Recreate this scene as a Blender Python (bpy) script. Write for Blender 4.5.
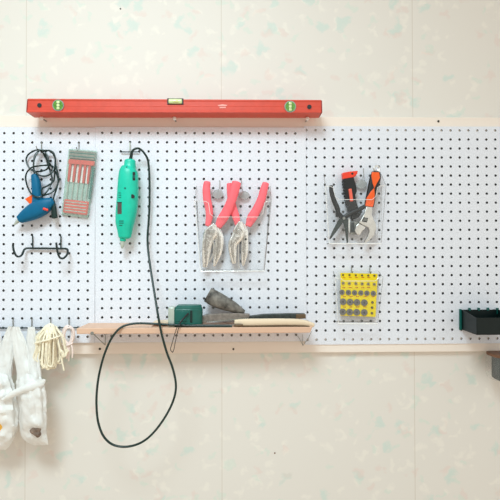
import bpy, bmesh, math, random
from mathutils import Vector, Matrix, noise
from mathutils.bvhtree import BVHTree

random.seed(7)
S = bpy.context.scene
COL = S.collection
for o in list(bpy.data.objects):
    bpy.data.objects.remove(o)

# ------------------------------------------------------------------ camera, world, lights, exposure
YAW, PITCH, ROLL, FPX, DIST = 0.02018, 0.01103, -0.00224, 451.7, 1.25
CAM = Vector((0, -DIST, 1.5))
_cy, _sy, _cp, _sp = math.cos(YAW), math.sin(YAW), math.cos(PITCH), math.sin(PITCH)
FWD = Vector((_sy * _cp, _cy * _cp, _sp))
_r0 = Vector((_cy, -_sy, 0))
_u0 = _r0.cross(FWD)
RGT = math.cos(ROLL) * _r0 + math.sin(ROLL) * _u0
UPV = -math.sin(ROLL) * _r0 + math.cos(ROLL) * _u0
cd = bpy.data.cameras.new('camera')
cam = bpy.data.objects.new('camera', cd)
COL.objects.link(cam)
cam.matrix_world = Matrix(((RGT.x, UPV.x, -FWD.x, CAM.x), (RGT.y, UPV.y, -FWD.y, CAM.y), (RGT.z, UPV.z, -FWD.z, CAM.z), (0, 0, 0, 1)))
cd.sensor_fit = 'HORIZONTAL'
cd.sensor_width = 36
cd.lens = 36 * FPX / 500
cd.clip_start = 0.05
S.camera = cam

w = bpy.data.worlds.new('world')
S.world = w
w.use_nodes = True
_nt = w.node_tree                                    # the rest of the room: bright ceiling, darker mottled furniture and floor
_bg = _nt.nodes['Background']
_tc = _nt.nodes.new('ShaderNodeTexCoord')
_nz = _nt.nodes.new('ShaderNodeTexNoise')
_nz.inputs['Scale'].default_value = 2.6
_nz.inputs['Detail'].default_value = 2
_nt.links.new(_tc.outputs['Generated'], _nz.inputs['Vector'])
_rp = _nt.nodes.new('ShaderNodeValToRGB')
_rp.color_ramp.elements[0].position = 0.40
_rp.color_ramp.elements[0].color = (0.30, 0.26, 0.22, 1)
_rp.color_ramp.elements[1].position = 0.60
_rp.color_ramp.elements[1].color = (1.25, 1.20, 1.13, 1)
_nt.links.new(_nz.outputs['Fac'], _rp.inputs[0])
_sp = _nt.nodes.new('ShaderNodeSeparateXYZ')        # warm floor below, neutral ceiling above
_nt.links.new(_tc.outputs['Generated'], _sp.inputs[0])
_mr = _nt.nodes.new('ShaderNodeMapRange')
_mr.inputs['From Min'].default_value = -0.5
_mr.inputs['From Max'].default_value = 0.5
_nt.links.new(_sp.outputs['Z'], _mr.inputs['Value'])
_wm = _nt.nodes.new('ShaderNodeMix'); _wm.data_type = 'RGBA'
_wm.inputs['A'].default_value = (1.06, 0.93, 0.77, 1)
_wm.inputs['B'].default_value = (0.90, 1.0, 1.03, 1)
_nt.links.new(_mr.outputs[0], _wm.inputs['Factor'])
_ml = _nt.nodes.new('ShaderNodeMix'); _ml.data_type = 'RGBA'; _ml.blend_type = 'MULTIPLY'
_ml.inputs['Factor'].default_value = 1.0
_nt.links.new(_rp.outputs[0], _ml.inputs['A'])
_nt.links.new(_wm.outputs['Result'], _ml.inputs['B'])
_nt.links.new(_ml.outputs['Result'], _bg.inputs[0])
_bg.inputs[1].default_value = 0.90


def area(name, loc, target, sx, sy, power, color):
    l = bpy.data.lights.new(name, 'AREA')
    l.shape = 'RECTANGLE'
    l.size, l.size_y, l.energy, l.color = sx, sy, power, color
    o = bpy.data.objects.new(name, l)
    COL.objects.link(o)
    o.location = loc
    o.rotation_euler = (Vector(target) - Vector(loc)).to_track_quat('-Z', 'Y').to_euler()
    return o


key = area('key_light', (-0.5, -1.75, 3.15), (-0.36, 0, 1.18), 0.9, 0.6, 8.4, (0.81, 1.0, 1.06))
key.data.spread = math.radians(78)
area('unseen_side_light', (1.7, -1.3, 1.9), (0.1, 0, 1.4), 0.8, 1.2, 1.5, (0.97, 0.98, 1.0))  # weaker light from an unseen source on the right

S.view_settings.view_transform = 'Standard'
S.view_settings.look = 'None'
S.view_settings.gamma = 1
S.view_settings.use_curve_mapping = False
S.view_settings.exposure = 0.03


# ------------------------------------------------------------------ placing helpers
def P(px, py, ymm=0.0):
    """photo pixel -> world point on the plane ymm (millimetres, negative towards the camera)"""
    d = FWD * FPX + RGT * (px - 250) + UPV * (250 - py)
    t = (ymm / 1000 - CAM.y) / d.y
    return CAM + d * t


def mpp(ymm=0.0):
    return (DIST + ymm / 1000) / FPX


# ------------------------------------------------------------------ materials
def srgb(r, g, b):
    f = lambda c: (c / 255) / 12.92 if c / 255 <= 0.04045 else ((c / 255 + 0.055) / 1.055) ** 2.4
    return (f(r), f(g), f(b), 1)


def mat(name, rgb, rough=0.5, metal=0.0, var=0.08, scale=60, bump=0.0, spec=0.5, bd=0.002):
    m = bpy.data.materials.new(name)
    m.use_nodes = True
    nt = m.node_tree
    b = nt.nodes['Principled BSDF']
    c = srgb(*rgb)
    tc = nt.nodes.new('ShaderNodeTexCoord')
    nz = nt.nodes.new('ShaderNodeTexNoise')
    nz.inputs['Scale'].default_value = scale
    nz.inputs['Detail'].default_value = 4
    nt.links.new(tc.outputs['Object'], nz.inputs['Vector'])
    mx = nt.nodes.new('ShaderNodeMix')
    mx.data_type = 'RGBA'
    mx.inputs['A'].default_value = tuple(max(0, x * (1 - var)) for x in c[:3]) + (1,)
    mx.inputs['B'].default_value = tuple(min(1, x * (1 + var)) for x in c[:3]) + (1,)
    mr = nt.nodes.new('ShaderNodeMapRange')
    mr.inputs['From Min'].default_value = 0.33
    mr.inputs['From Max'].default_value = 0.67
    nt.links.new(nz.outputs['Fac'], mr.inputs['Value'])
    nt.links.new(mr.outputs[0], mx.inputs['Factor'])
    nt.links.new(mx.outputs['Result'], b.inputs['Base Color'])
    b.inputs['Roughness'].default_value = rough
    b.inputs['Metallic'].default_value = metal
    b.inputs['Specular IOR Level'].default_value = spec
    if bump:
        bp = nt.nodes.new('ShaderNodeBump')
        bp.inputs['Strength'].default_value = bump
        bp.inputs['Distance'].default_value = bd
        nt.links.new(nz.outputs['Fac'], bp.inputs['Height'])
        nt.links.new(bp.outputs['Normal'], b.inputs['Normal'])
    return m


def clear(name, rgb, fac, rough=0.08):
    """thin see-through plastic: mostly transparent with a milky share and a sheen"""
    m = mat(name, rgb, rough=rough)
    nt = m.node_tree
    tr = nt.nodes.new('ShaderNodeBsdfTransparent')
    tr.inputs[0].default_value = (0.997, 0.998, 0.998, 1)
    mx = nt.nodes.new('ShaderNodeMixShader')
    mx.inputs[0].default_value = fac
    nt.links.new(tr.outputs[0], mx.inputs[1])
    nt.links.new(nt.nodes['Principled BSDF'].outputs[0], mx.inputs[2])
    nt.links.new(mx.outputs[0], nt.nodes['Material Output'].inputs[0])
    return m


def film(name, rgb):
    """thin white carrier-bag film: diffuse, translucent and a little see-through"""
    m = mat(name, rgb, rough=0.35, var=0.03, scale=38, bump=0.8, bd=0.008)
    nt = m.node_tree
    tl = nt.nodes.new('ShaderNodeBsdfTranslucent')
    tl.inputs[0].default_value = srgb(*rgb)
    m1 = nt.nodes.new('ShaderNodeMixShader')
    m1.inputs[0].default_value = 0.22
    nt.links.new(nt.nodes['Principled BSDF'].outputs[0], m1.inputs[1])
    nt.links.new(tl.outputs[0], m1.inputs[2])
    tr = nt.nodes.new('ShaderNodeBsdfTransparent')
    m2 = nt.nodes.new('ShaderNodeMixShader')
    m2.inputs[0].default_value = 0.07
    nt.links.new(m1.outputs[0], m2.inputs[1])
    nt.links.new(tr.outputs[0], m2.inputs[2])
    nt.links.new(m2.outputs[0], nt.nodes['Material Output'].inputs[0])
    return m


def wood(name, rgb, rgb2, axis=0, scale=9):
    m = mat(name, rgb, rough=0.55)
    nt = m.node_tree
    b = nt.nodes['Principled BSDF']
    tc = nt.nodes.new('ShaderNodeTexCoord')
    mp = nt.nodes.new('ShaderNodeMapping')
    sc = [1.0, 1.0, 1.0]
    for i in range(3):
        sc[i] = 0.6 if i == axis else 14
    mp.inputs['Scale'].default_value = sc
    nz = nt.nodes.new('ShaderNodeTexNoise')
    nz.inputs['Scale'].default_value = scale
    nz.inputs['Detail'].default_value = 6
    nt.links.new(tc.outputs['Object'], mp.inputs[0])
    nt.links.new(mp.outputs[0], nz.inputs['Vector'])
    mx = nt.nodes.new('ShaderNodeMix')
    mx.data_type = 'RGBA'
    mx.inputs['A'].default_value = srgb(*rgb)
    mx.inputs['B'].default_value = srgb(*rgb2)
    nt.links.new(nz.outputs['Fac'], mx.inputs['Factor'])
    nt.links.new(mx.outputs['Result'], b.inputs['Base Color'])
    return m


def wallpaper():
    m = bpy.data.materials.new('wallpaper')
    m.use_nodes = True
    nt = m.node_tree
    N, L = nt.nodes.new, nt.links.new
    b = nt.nodes['Principled BSDF']
    b.inputs['Roughness'].default_value = 0.6
    tc = N('ShaderNodeTexCoord')
    sep = N('ShaderNodeSeparateXYZ')
    L(tc.outputs['Object'], sep.inputs[0])
    cmb = N('ShaderNodeCombineXYZ')
    L(sep.outputs['X'], cmb.inputs[0])
    L(sep.outputs['Z'], cmb.inputs[1])
    warp = N('ShaderNodeTexNoise')
    warp.inputs['Scale'].default_value = 26
    warp.inputs['Detail'].default_value = 3
    L(cmb.outputs[0], warp.inputs['Vector'])
    sc = N('ShaderNodeVectorMath'); sc.operation = 'SCALE'; sc.inputs['Scale'].default_value = 0.085
    L(warp.outputs['Color'], sc.inputs[0])
    ad = N('ShaderNodeVectorMath'); ad.operation = 'ADD'
    L(cmb.outputs[0], ad.inputs[0]); L(sc.outputs[0], ad.inputs[1])

    def mixc(fac, a, bb):
        x = N('ShaderNodeMix'); x.data_type = 'RGBA'
        if isinstance(a, tuple): x.inputs['A'].default_value = a
        else: L(a, x.inputs['A'])
        if isinstance(bb, tuple): x.inputs['B'].default_value = bb
        else: L(bb, x.inputs['B'])
        if isinstance(fac, float): x.inputs['Factor'].default_value = fac
        else: L(fac, x.inputs['Factor'])
        return x.outputs['Result']

    def blobs(scale, lo, hi, strength):
        v = N('ShaderNodeTexVoronoi'); v.voronoi_dimensions = '2D'
        v.inputs['Scale'].default_value = scale
        L(ad.outputs[0], v.inputs['Vector'])
        mr = N('ShaderNodeMapRange')
        mr.interpolation_type = 'SMOOTHSTEP'
        mr.inputs['From Min'].default_value = lo
        mr.inputs['From Max'].default_value = hi
        mr.inputs['To Min'].default_value = strength
        mr.inputs['To Max'].default_value = 0
        L(v.outputs['Distance'], mr.inputs['Value'])
        s = N('ShaderNodeSeparateColor')
        L(v.outputs['Color'], s.inputs[0])
        return mr.outputs[0], s

    base = srgb(227, 222, 215)
    cur = base
    # white leaves
    f, s = blobs(21, 0.06, 0.34, 0.55)
    th = N('ShaderNodeMath'); th.operation = 'GREATER_THAN'; th.inputs[1].default_value = 0.45
    L(s.outputs[0], th.inputs[0])
    mu = N('ShaderNodeMath'); mu.operation = 'MULTIPLY'
    L(f, mu.inputs[0]); L(th.outputs[0], mu.inputs[1])
    cur = mixc(mu.outputs[0], cur, srgb(238, 233, 224))
    # teal and pink blossoms
    for scl, thr, colr, st in ((15.0, 0.70, srgb(198, 218, 210), 0.6), (17.0, 0.66, srgb(226, 206, 198), 0.45), (23.0, 0.7, srgb(211, 222, 211), 0.55)):
        f, s = blobs(scl, 0.08, 0.30, st)
        th = N('ShaderNodeMath'); th.operation = 'GREATER_THAN'; th.inputs[1].default_value = thr
        L(s.outputs[1], th.inputs[0])
        mu = N('ShaderNodeMath'); mu.operation = 'MULTIPLY'
        L(f, mu.inputs[0]); L(th.outputs[0], mu.inputs[1])
        cur = mixc(mu.outputs[0], cur, colr)
    # seams between the paper strips
    for xs in (P(25, 470, 22).x, P(222, 470, 22).x, P(415, 470, 22).x):
        sb = N('ShaderNodeMath'); sb.operation = 'SUBTRACT'; sb.inputs[1].default_value = xs
        L(sep.outputs['X'], sb.inputs[0])
        ab = N('ShaderNodeMath'); ab.operation = 'ABSOLUTE'
        L(sb.outputs[0], ab.inputs[0])
        lt = N('ShaderNodeMath'); lt.operation = 'LESS_THAN'; lt.inputs[1].default_value = 0.0011
        L(ab.outputs[0], lt.inputs[0])
        m4 = N('ShaderNodeMath'); m4.operation = 'MULTIPLY'; m4.inputs[1].default_value = 0.5
        L(lt.outputs[0], m4.inputs[0])
        cur = mixc(m4.outputs[0], cur, srgb(196, 184, 168))
    L(cur, b.inputs['Base Color'])
    return m


M = {
    'wall': wallpaper(),
    'board': mat('white_hardboard', (227, 230, 239), rough=0.5, var=0.06, scale=260, bump=0.15),
    'shaded_hardboard': mat('raw_shaded_hardboard', (24, 24, 27), rough=0.9, spec=0.1),  # raw hole walls and backs, near-black with the holes' shade in the colour
    'batten': wood('painted_batten', (243, 232, 222), (238, 225, 213), 0, 5),
    'shelf': wood('shelf_pine', (226, 190, 164), (212, 170, 144), 0, 6),
    'red': mat('red_paint', (212, 72, 52), rough=0.38, var=0.05),
    'darkred': mat('dark_red_plastic', (150, 38, 32), rough=0.45),
    'black': mat('black_plastic', (24, 25, 27), rough=0.42),
    'wireblack': mat('black_wire', (22, 40, 40), rough=0.35),
    'steel': mat('steel', (218, 217, 214), rough=0.3, metal=1.0, var=0.1, scale=90),
    'nickel': mat('nickel_plate', (234, 233, 230), rough=0.13, metal=0.9, var=0.08, scale=28, bump=0.5, bd=0.006),
    'zinc': mat('zinc_wire', (150, 152, 148), rough=0.4, metal=0.7),
    'white': mat('white_plastic', (240, 240, 236), rough=0.35, var=0.03),
    'vial': mat('vial_green', (96, 150, 62), rough=0.15, var=0.25, scale=160),
    'vialpale': mat('vial_pale', (214, 232, 170), rough=0.15, var=0.08, scale=160),
    'bubble': mat('bubble_pale', (232, 240, 170), rough=0.1, var=0.05),
    'print': mat('pale_print', (240, 168, 158), rough=0.5, var=0.05),
    'blue': mat('blue_plastic', (0, 98, 138), rough=0.45, spec=0.25, var=0.06),
    'orange': mat('orange_plastic', (248, 96, 24), rough=0.4, var=0.05),
    'redorange': mat('red_orange_plastic', (240, 62, 34), rough=0.4, var=0.05),
    'salmon': mat('salmon_plastic', (238, 104, 84), rough=0.4, var=0.05),
    'cord': mat('dark_green_cord', (10, 40, 38), rough=0.35, var=0.1),
    'cordgreen': mat('drill_cord', (14, 42, 38), rough=0.35, var=0.1),
    'teal': mat('teal_plastic', (0, 196, 166), rough=0.36, var=0.05),
    'tealdark': mat('dark_teal_plastic', (0, 92, 84), rough=0.4, var=0.06),
    'labelgrey': mat('label_grey', (84, 74, 70), rough=0.5, var=0.2, scale=300),
    'pink': mat('pink_grip', (252, 108, 120), rough=0.5, var=0.06, scale=90),
    'casegrey': mat('grey_green_tray', (172, 194, 184), rough=0.4, var=0.12, scale=120),
    'casered': mat('case_red', (216, 72, 58), rough=0.45, var=0.12, scale=140),
    'handlered': mat('handle_red', (214, 60, 48), rough=0.4, var=0.06),
    'clearlid': clear('clear_lid', (200, 228, 220), 0.10),
    'clear': clear('clear_acrylic', (240, 244, 246), 0.02),
    'clearrim': clear('acrylic_edge', (252, 252, 250), 0.9),
    'clearline': clear('acrylic_dark_edge', (120, 116, 112), 0.5),
    'washer': clear('grey_washer', (186, 190, 190), 0.6),
    'jar': clear('clear_jar', (226, 230, 226), 0.10),
    'yellow': mat('yellow_card', (238, 212, 18), rough=0.55, var=0.05),
    'disc': mat('grey_disc', (112, 108, 104), rough=0.7, var=0.2, scale=300),
    'discdark': mat('dark_disc_hub', (78, 72, 70), rough=0.6),
    'bitgrey': mat('bit_grey', (150, 140, 110), rough=0.4, metal=0.4),
    'bitdark': mat('bit_dark', (70, 58, 40), rough=0.5),
    'cardred': mat('card_red_print', (190, 70, 30), rough=0.6),
    'tapegreen': mat('tape_green', (12, 92, 82), rough=0.35, var=0.1),
    'silverplastic': mat('silver_plastic', (186, 196, 186), rough=0.35, metal=0.2),
    'roll': mat('grey_emery', (104, 100, 94), rough=0.5, var=0.8, scale=55, bump=0.5),
    'rasp': mat('taupe_metal', (138, 128, 120), rough=0.6, metal=0.3, var=0.25, scale=120, bump=0.3),
    'filedark': mat('dark_file', (62, 68, 66), rough=0.5, metal=0.4, var=0.25, scale=140),
    'paddle': wood('pale_handle', (238, 218, 192), (222, 196, 164), 0, 7),
    'brown': mat('brown_ferrule', (104, 82, 58), rough=0.5),
    'rope': mat('cream_rope', (244, 234, 210), rough=0.8, var=0.12, scale=160, bump=0.3),
    'pinkrope': mat('pale_pink_string', (240, 224, 218), rough=0.8, var=0.08, scale=160),
    'bag': film('white_bag_film', (250, 250, 248)),
    'bagstuff': mat('grey_brown_contents', (120, 100, 86), rough=0.7, var=0.4, scale=80),
    'yellowstuff': mat('yellow_contents', (232, 178, 70), rough=0.6),
    'bin': mat('black_green_bin', (8, 24, 24), rough=0.4, var=0.1, spec=0.3),
    'darkgrey': mat('dark_grey_block', (58, 62, 62), rough=0.45, var=0.15),
    'rust': mat('rust_brown', (118, 82, 60), rough=0.6),
    'nailgrey': mat('nail_grey', (70, 66, 58), rough=0.5, metal=0.6),
}

# ------------------------------------------------------------------ scene-graph helpers
ORG = {}


def thing(name, loc, label, cat, group=None):
    o = bpy.data.objects.new(name, None)
    o.empty_display_size = 0.02
    COL.objects.link(o)
    o.location = loc
    o['label'] = label
    o['category'] = cat
    if group:
        o['group'] = group
    ORG[o.name] = Vector(loc)
    return o


def build(name, bm, m, parent=None, smooth=True, bevel=0.0, seg=2, label=None, loc=None, angle=40):
    org = ORG[parent.name] if parent else (Vector(loc) if loc is not None else Vector((0, 0, 0)))
    bmesh.ops.recalc_face_normals(bm, faces=bm.faces[:])
    for v in bm.verts:
        v.co -= org
    me = bpy.data.meshes.new(name)
    bm.to_mesh(me)
    bm.free()
    for p in me.polygons:
        p.use_smooth = smooth
    if smooth:
        me.set_sharp_from_angle(angle=math.radians(angle))
    ml = m if isinstance(m, (list, tuple)) else [m]
    for k in ml:
        me.materials.append(k)
    o = bpy.data.objects.new(name, me)
    COL.objects.link(o)
    if parent:
        o.parent = parent
    elif loc is not None:
        o.location = loc
    ORG[o.name] = org
    if bevel:
        md = o.modifiers.new('bevel', 'BEVEL')
        md.width = bevel
        md.segments = seg
        md.limit_method = 'ANGLE'
        md.angle_limit = math.radians(35)
    if label:
        o['label'] = label
    return o


def tag(o, label, cat, group=None):
    o['label'] = label
    o['category'] = cat
    if group:
        o['group'] = group
    return o


def structure(o):
    o['kind'] = 'structure'
    return o


def clone(root, delta, label, rot=None):
    r = root.copy()
    COL.objects.link(r)
    r.location = root.location + Vector(delta)
    if rot is not None:
        r.rotation_euler = rot
    r['label'] = label
    for ch in list(root.children):
        c = ch.copy()
        COL.objects.link(c)
        c.parent = r
        for g in list(ch.children):
            d = g.copy()
            COL.objects.link(d)
            d.parent = c
    return r


# ------------------------------------------------------------------ shape helpers
def box(bm, x0, x1, y0, y1, z0, z1):
    vs = [bm.verts.new((x, y, z)) for x in (x0, x1) for y in (y0, y1) for z in (z0, z1)]
    for f in ((0, 1, 3, 2), (4, 6, 7, 5), (0, 4, 5, 1), (2, 3, 7, 6), (0, 2, 6, 4), (1, 5, 7, 3)):
        bm.faces.new([vs[i] for i in f])


def hexa(bm, q0, q1):
    a = [bm.verts.new(p) for p in q0]
    b = [bm.verts.new(p) for p in q1]
    n = len(a)
    bm.faces.new(a)
    bm.faces.new(b[::-1])
    for i in range(n):
        bm.faces.new((a[i], b[i], b[(i + 1) % n], a[(i + 1) % n]))


def prism(bm, poly, yf, yb):
    """outline in photo pixels taken at depth yf, pushed straight back to yb"""
    f = [P(x, y, yf) for x, y in poly]
    b = [Vector((p.x, yb / 1000, p.z)) for p in f]
    hexa(bm, f, b)


def crom(pts, n=6):
    out = []
    m = len(pts)
    for i in range(m - 1):
        p0, p1, p2, p3 = pts[max(i - 1, 0)], pts[i], pts[i + 1], pts[min(i + 2, m - 1)]
        for k in range(n):
            t = k / n
            out.append(tuple(0.5 * (2 * b + (c - a) * t + (2 * a - 5 * b + 4 * c - d) * t * t + (3 * b - a - 3 * c + d) * t ** 3)
                             for a, b, c, d in zip(p0, p1, p2, p3)))
    out.append(tuple(pts[-1]))
    return out


def tube(bm, pts, r, seg=8, n=5, closed=False, smooth=True):
    """sweep a circle along world points; r a number or one per point"""
    rr = r if isinstance(r, (list, tuple)) else [r] * len(pts)
    q = [tuple(p) + (a,) for p, a in zip(pts, rr)]
    if smooth and len(q) > 2:
        q = crom(q, n)
    c = [Vector(a[:3]) for a in q]
    rad = [a[3] for a in q]
    rings = []
    nrm = None
    for i in range(len(c)):
        t = c[min(i + 1, len(c) - 1)] - c[max(i - 1, 0)]
        if t.length < 1e-9:
            t = Vector((0, 0, 1))
        t.normalize()
        if nrm is None:
            nrm = t.orthogonal().normalized()
        else:
            nrm = nrm - t * nrm.dot(t)
            nrm = nrm.normalized() if nrm.length > 1e-6 else t.orthogonal().normalized()
        bn = t.cross(nrm)
        rings.append([bm.verts.new(c[i] + (nrm * math.cos(2 * math.pi * k / seg) + bn * math.sin(2 * math.pi * k / seg)) * rad[i]) for k in range(seg)])
    for a, b in zip(rings, rings[1:]):
        for k in range(seg):
            bm.faces.new((a[k], a[(k + 1) % seg], b[(k + 1) % seg], b[k]))
    bm.faces.new(rings[0][::-1])
    bm.faces.new(rings[-1])


def ptube(bm, pts, r, **k):
    """pts: (px, py, ymm)"""
    tube(bm, [P(*p) for p in pts], r, **k)


def loft(bm, spine, n=4, seg=20, power=2.0, round0=True, round1=True):
    """spine rows: px, py, half width px, centre depth mm, half depth mm"""
    rows = crom([tuple(map(float, s)) for s in spine], n)
    ctr = [P(r[0], r[1], r[3]) for r in rows]
    rings = []

    def ring(c, t, hw, hd):
        side = Vector((t.z, 0, -t.x))
        vs = []
        for k in range(seg):
            a = 2 * math.pi * k / seg
            ca, sa = math.cos(a), math.sin(a)
            u = math.copysign(abs(ca) ** (2 / power), ca)
            v = math.copysign(abs(sa) ** (2 / power), sa)
            vs.append(bm.verts.new(c + side * hw * u + Vector((0, 1, 0)) * hd * v))
        return vs

    last = len(rows) - 1
    for i, r in enumerate(rows):
        t = ctr[min(i + 1, last)] - ctr[max(i - 1, 0)]
        t.y = 0
        t = t.normalized() if t.length > 1e-9 else Vector((0, 0, -1))
        hw, hd = max(r[2], 0.05) * mpp(r[3]), max(r[4], 0.1) / 1000
        e = min(hw, hd)
        if i == 0 and round0:
            for q in (0.9, 0.6, 0.25):
                rings.append(ring(ctr[i] - t * e * 0.5 * q, t, hw * math.sqrt(1 - q * q), hd * math.sqrt(1 - q * q)))
        rings.append(ring(ctr[i], t, hw, hd))
        if i == last and round1:
            for q in (0.25, 0.6, 0.9):
                rings.append(ring(ctr[i] + t * e * 0.5 * q, t, hw * math.sqrt(1 - q * q), hd * math.sqrt(1 - q * q)))
    for a, b in zip(rings, rings[1:]):
        for k in range(seg):
            bm.faces.new((a[k], a[(k + 1) % seg], b[(k + 1) % seg], b[k]))
    bm.faces.new(rings[0][::-1])
    bm.faces.new(rings[-1])


def disc(bm, px, py, rpx, yf, yb, seg=20, ry=None):
    ry = ry or rpx
    prism(bm, [(px + rpx * math.cos(2 * math.pi * k / seg), py + ry * math.sin(2 * math.pi * k / seg)) for k in range(seg)], yf, yb)


def sphere(bm, c, r, sx=1, sy=1, sz=1):
    bmesh.ops.create_uvsphere(bm, u_segments=14, v_segments=9, radius=r, matrix=Matrix.Translation(c) @ Matrix.Diagonal((sx, sy, sz, 1)))


BM = bmesh.new

# ------------------------------------------------------------------ the setting
WALL_Y = 22.0
b = BM(); box(b, -1.6, 1.6, WALL_Y / 1000, 0.10, 0.55, 2.75)
structure(build('wall_back', b, M['wall'], smooth=False))


def batten(name, pyt, pyb, x0, x1, yf=8.0, tilt=0.0):
    b = BM()
    zt, zb = P(250, pyt, yf).z, P(250, pyb, yf).z
    vs = []
    hexa(b, [(x0, yf / 1000, zb - tilt), (x1, yf / 1000, zb + tilt), (x1, yf / 1000, zt + tilt), (x0, yf / 1000, zt - tilt)],
         [(x0, WALL_Y / 1000, zb - tilt), (x1, WALL_Y / 1000, zb + tilt), (x1, WALL_Y / 1000, zt + tilt), (x0, WALL_Y / 1000, zt - tilt)])
    return structure(build(name, b, M['batten'], smooth=False, bevel=0.001))


batten('trim_1', 116.5, 138, -1.1, 1.1)
batten('trim_2', 333.5, 353.0, -1.1, 1.1)

# ------------------------------------------------------------------ pegboards
PIT = 0.0254


def pegboard(x0, z0, rot, yf, cols, rows, ml, mr, mt, mb, label):
    """x0,z0: first hole; cols (first, last), rows 0..rows-1; margins in metres from the outer hole centres"""
    th, R, h = 0.004, 0.0036, PIT / 2
    b = BM()
    ring = [(h, 0), (h, h), (0, h), (-h, h), (-h, 0), (-h, -h), (0, -h), (h, -h)]
    hole = [(R * math.cos(math.pi / 4 * k), R * math.sin(math.pi / 4 * k)) for k in range(8)]
    for c in range(cols[0], cols[1] + 1):
        for r in range(rows):
            cx, cz = c * PIT, -r * PIT
            def clampx(x):
                if c == cols[0] and x < -h + 1e-6: x = -ml
                if c == cols[1] and x > h - 1e-6: x = mr
                return x
            def clampz(z):
                if r == 0 and z > h - 1e-6: z = mt
                if r == rows - 1 and z < -h + 1e-6: z = -mb
                return z
            o = [b.verts.new((cx + clampx(x), 0, cz + clampz(z))) for x, z in ring]
            i = [b.verts.new((cx + x, 0, cz + z)) for x, z in hole]
            j = [b.verts.new((cx + x, th, cz + z)) for x, z in hole]
            p = [b.verts.new((cx + clampx(x), th, cz + clampz(z))) for x, z in ring]
            for k in range(8):
                l = (k + 1) % 8
                b.faces.new((o[k], o[l], i[l], i[k]))
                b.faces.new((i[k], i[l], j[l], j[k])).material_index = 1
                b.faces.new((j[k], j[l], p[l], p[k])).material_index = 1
    bmesh.ops.remove_doubles(b, verts=b.verts[:], dist=1e-5)
    be = [e for e in b.edges if len(e.link_faces) == 1]
    xa, xb = cols[0] * PIT - ml, cols[1] * PIT + mr
    za, zb = mt, -(rows - 1) * PIT - mb
    for e in be:                                   # close the outer edge between front and back sheets
        pass
    fr = {}
    for v in b.verts:
        fr[(round(v.co.x, 5), round(v.co.z, 5), v.co.y > th / 2)] = v
    for e in be:
        v1, v2 = e.verts
        if v1.co.y < th / 2 and v2.co.y < th / 2:
            w1 = fr.get((round(v1.co.x, 5), round(v1.co.z, 5), True))
            w2 = fr.get((round(v2.co.x, 5), round(v2.co.z, 5), True))
            if w1 and w2:
                b.faces.new((v1, v2, w2, w1))
    ca, sa = math.cos(rot), math.sin(rot)
    for v in b.verts:
        x, z = v.co.x, v.co.z
        v.co = Vector((x0 + x * ca - z * sa, v.co.y + yf, z0 + x * sa + z * ca))
    o = build('pegboard', b, [M['board'], M['shaded_hardboard']], smooth=False, loc=((xa + xb) / 2 + x0, yf, zb + z0))
    return tag(o, label, 'pegboard', 'white pegboard panels on the wall')


m0 = mpp(0)
pegboard(-0.6487, 1.8360, -0.00128, 0.0, (-6, 9), 23, 0.0127, 0.0192, 6.0 * m0, 6.0 * m0,
         'white pegboard panel behind the blue glue gun and black double hook')
pegboard(-0.3814, 1.8375, 0.00042, 0.0, (0, 21), 23, 0.0192, 10.6 * m0, 6.0 * m0, 6.5 * m0,
         'white pegboard panel behind the teal rotary tool, pink pliers and wooden shelf')
pegboard(0.20885, 1.84826, 0.00143, 0.0047, (-1, 26), 24, 0.006, 0.0127, 4.0 * m0, 5.0 * m0,
         'white pegboard panel behind the yellow accessory card and black bin')

# ------------------------------------------------------------------ spirit level and its hooks
YL, YB = -60.0, -13.0
lvl = thing('spirit_level', P(174, 113, -36), 'long red spirit level resting on three small hooks above the pegboards', 'spirit level')
tl, bl, tr_, br = P(28.0, 98.6, YL), P(27.0, 112.3, YL), P(321.0, 99.9, YL), P(321.3, 112.6, YL)


def lp(u, v, y):
    """point on the level's front: u along, v down (0..1), y depth mm"""
    a = tl.lerp(tr_, u); c = bl.lerp(br, u)
    q = a.lerp(c, v)
    return Vector((q.x, y / 1000, q.z))


def lbar(b, prof, u0=0.0, u1=1.0):
    hexa(b, [lp(u0, v, y) for v, y in prof], [lp(u1, v, y) for v, y in prof])


b = BM()
prof = [(0, YB), (0, YL), (0.10, YL), (0.16, YL + 1.2), (0.46, YL + 1.2), (0.50, YL + 0.6), (0.54, YL + 1.2), (0.84, YL + 1.2), (0.90, YL), (1, YL), (1, YB)]
lbar(b, prof)
build('body', b, M['red'], lvl, smooth=False, bevel=0.0006)
for u0, u1 in ((-0.004, 0.0), (1.0, 1.004)):
    b = BM(); lbar(b, [(0.02, YB + 1), (0.02, YL + 1), (0.98, YL + 1), (0.98, YB + 1)], u0, u1)
    build('end_cap', b, M['darkred'], lvl, bevel=0.0008)


def round_vial(px, py, tilt):
    b = BM()
    disc(b, px, py, 5.9, YL - 1.0, YL + 3, seg=28)
    v = build('vial_window', b, M['zinc'], lvl, bevel=0.0005)
    b = BM(); disc(b, px, py, 5.0, YL - 1.4, YL, seg=28)
    build('vial_face', b, M['vial'], v)
    b = BM()
    dx, dy = math.cos(tilt), math.sin(tilt)
    loft(b, [(px - 4 * dx, py - 4 * dy, 1.5, YL - 2, 2.0), (px + 4 * dx, py + 4 * dy, 1.5, YL - 2, 2.0)], n=4, seg=12)
    build('vial_tube', b, M['vialpale'], v)
    b = BM()
    for s in (-1, 1):
        cx, cy = px + s * 1.6 * dx, py + s * 1.6 * dy
        loft(b, [(cx + 1.7 * dy, cy - 1.7 * dx, 0.25, YL - 2, 2.6), (cx - 1.7 * dy, cy + 1.7 * dx, 0.25, YL - 2, 2.6)], n=2, seg=8)
    build('vial_lines', b, M['black'], v)


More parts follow.
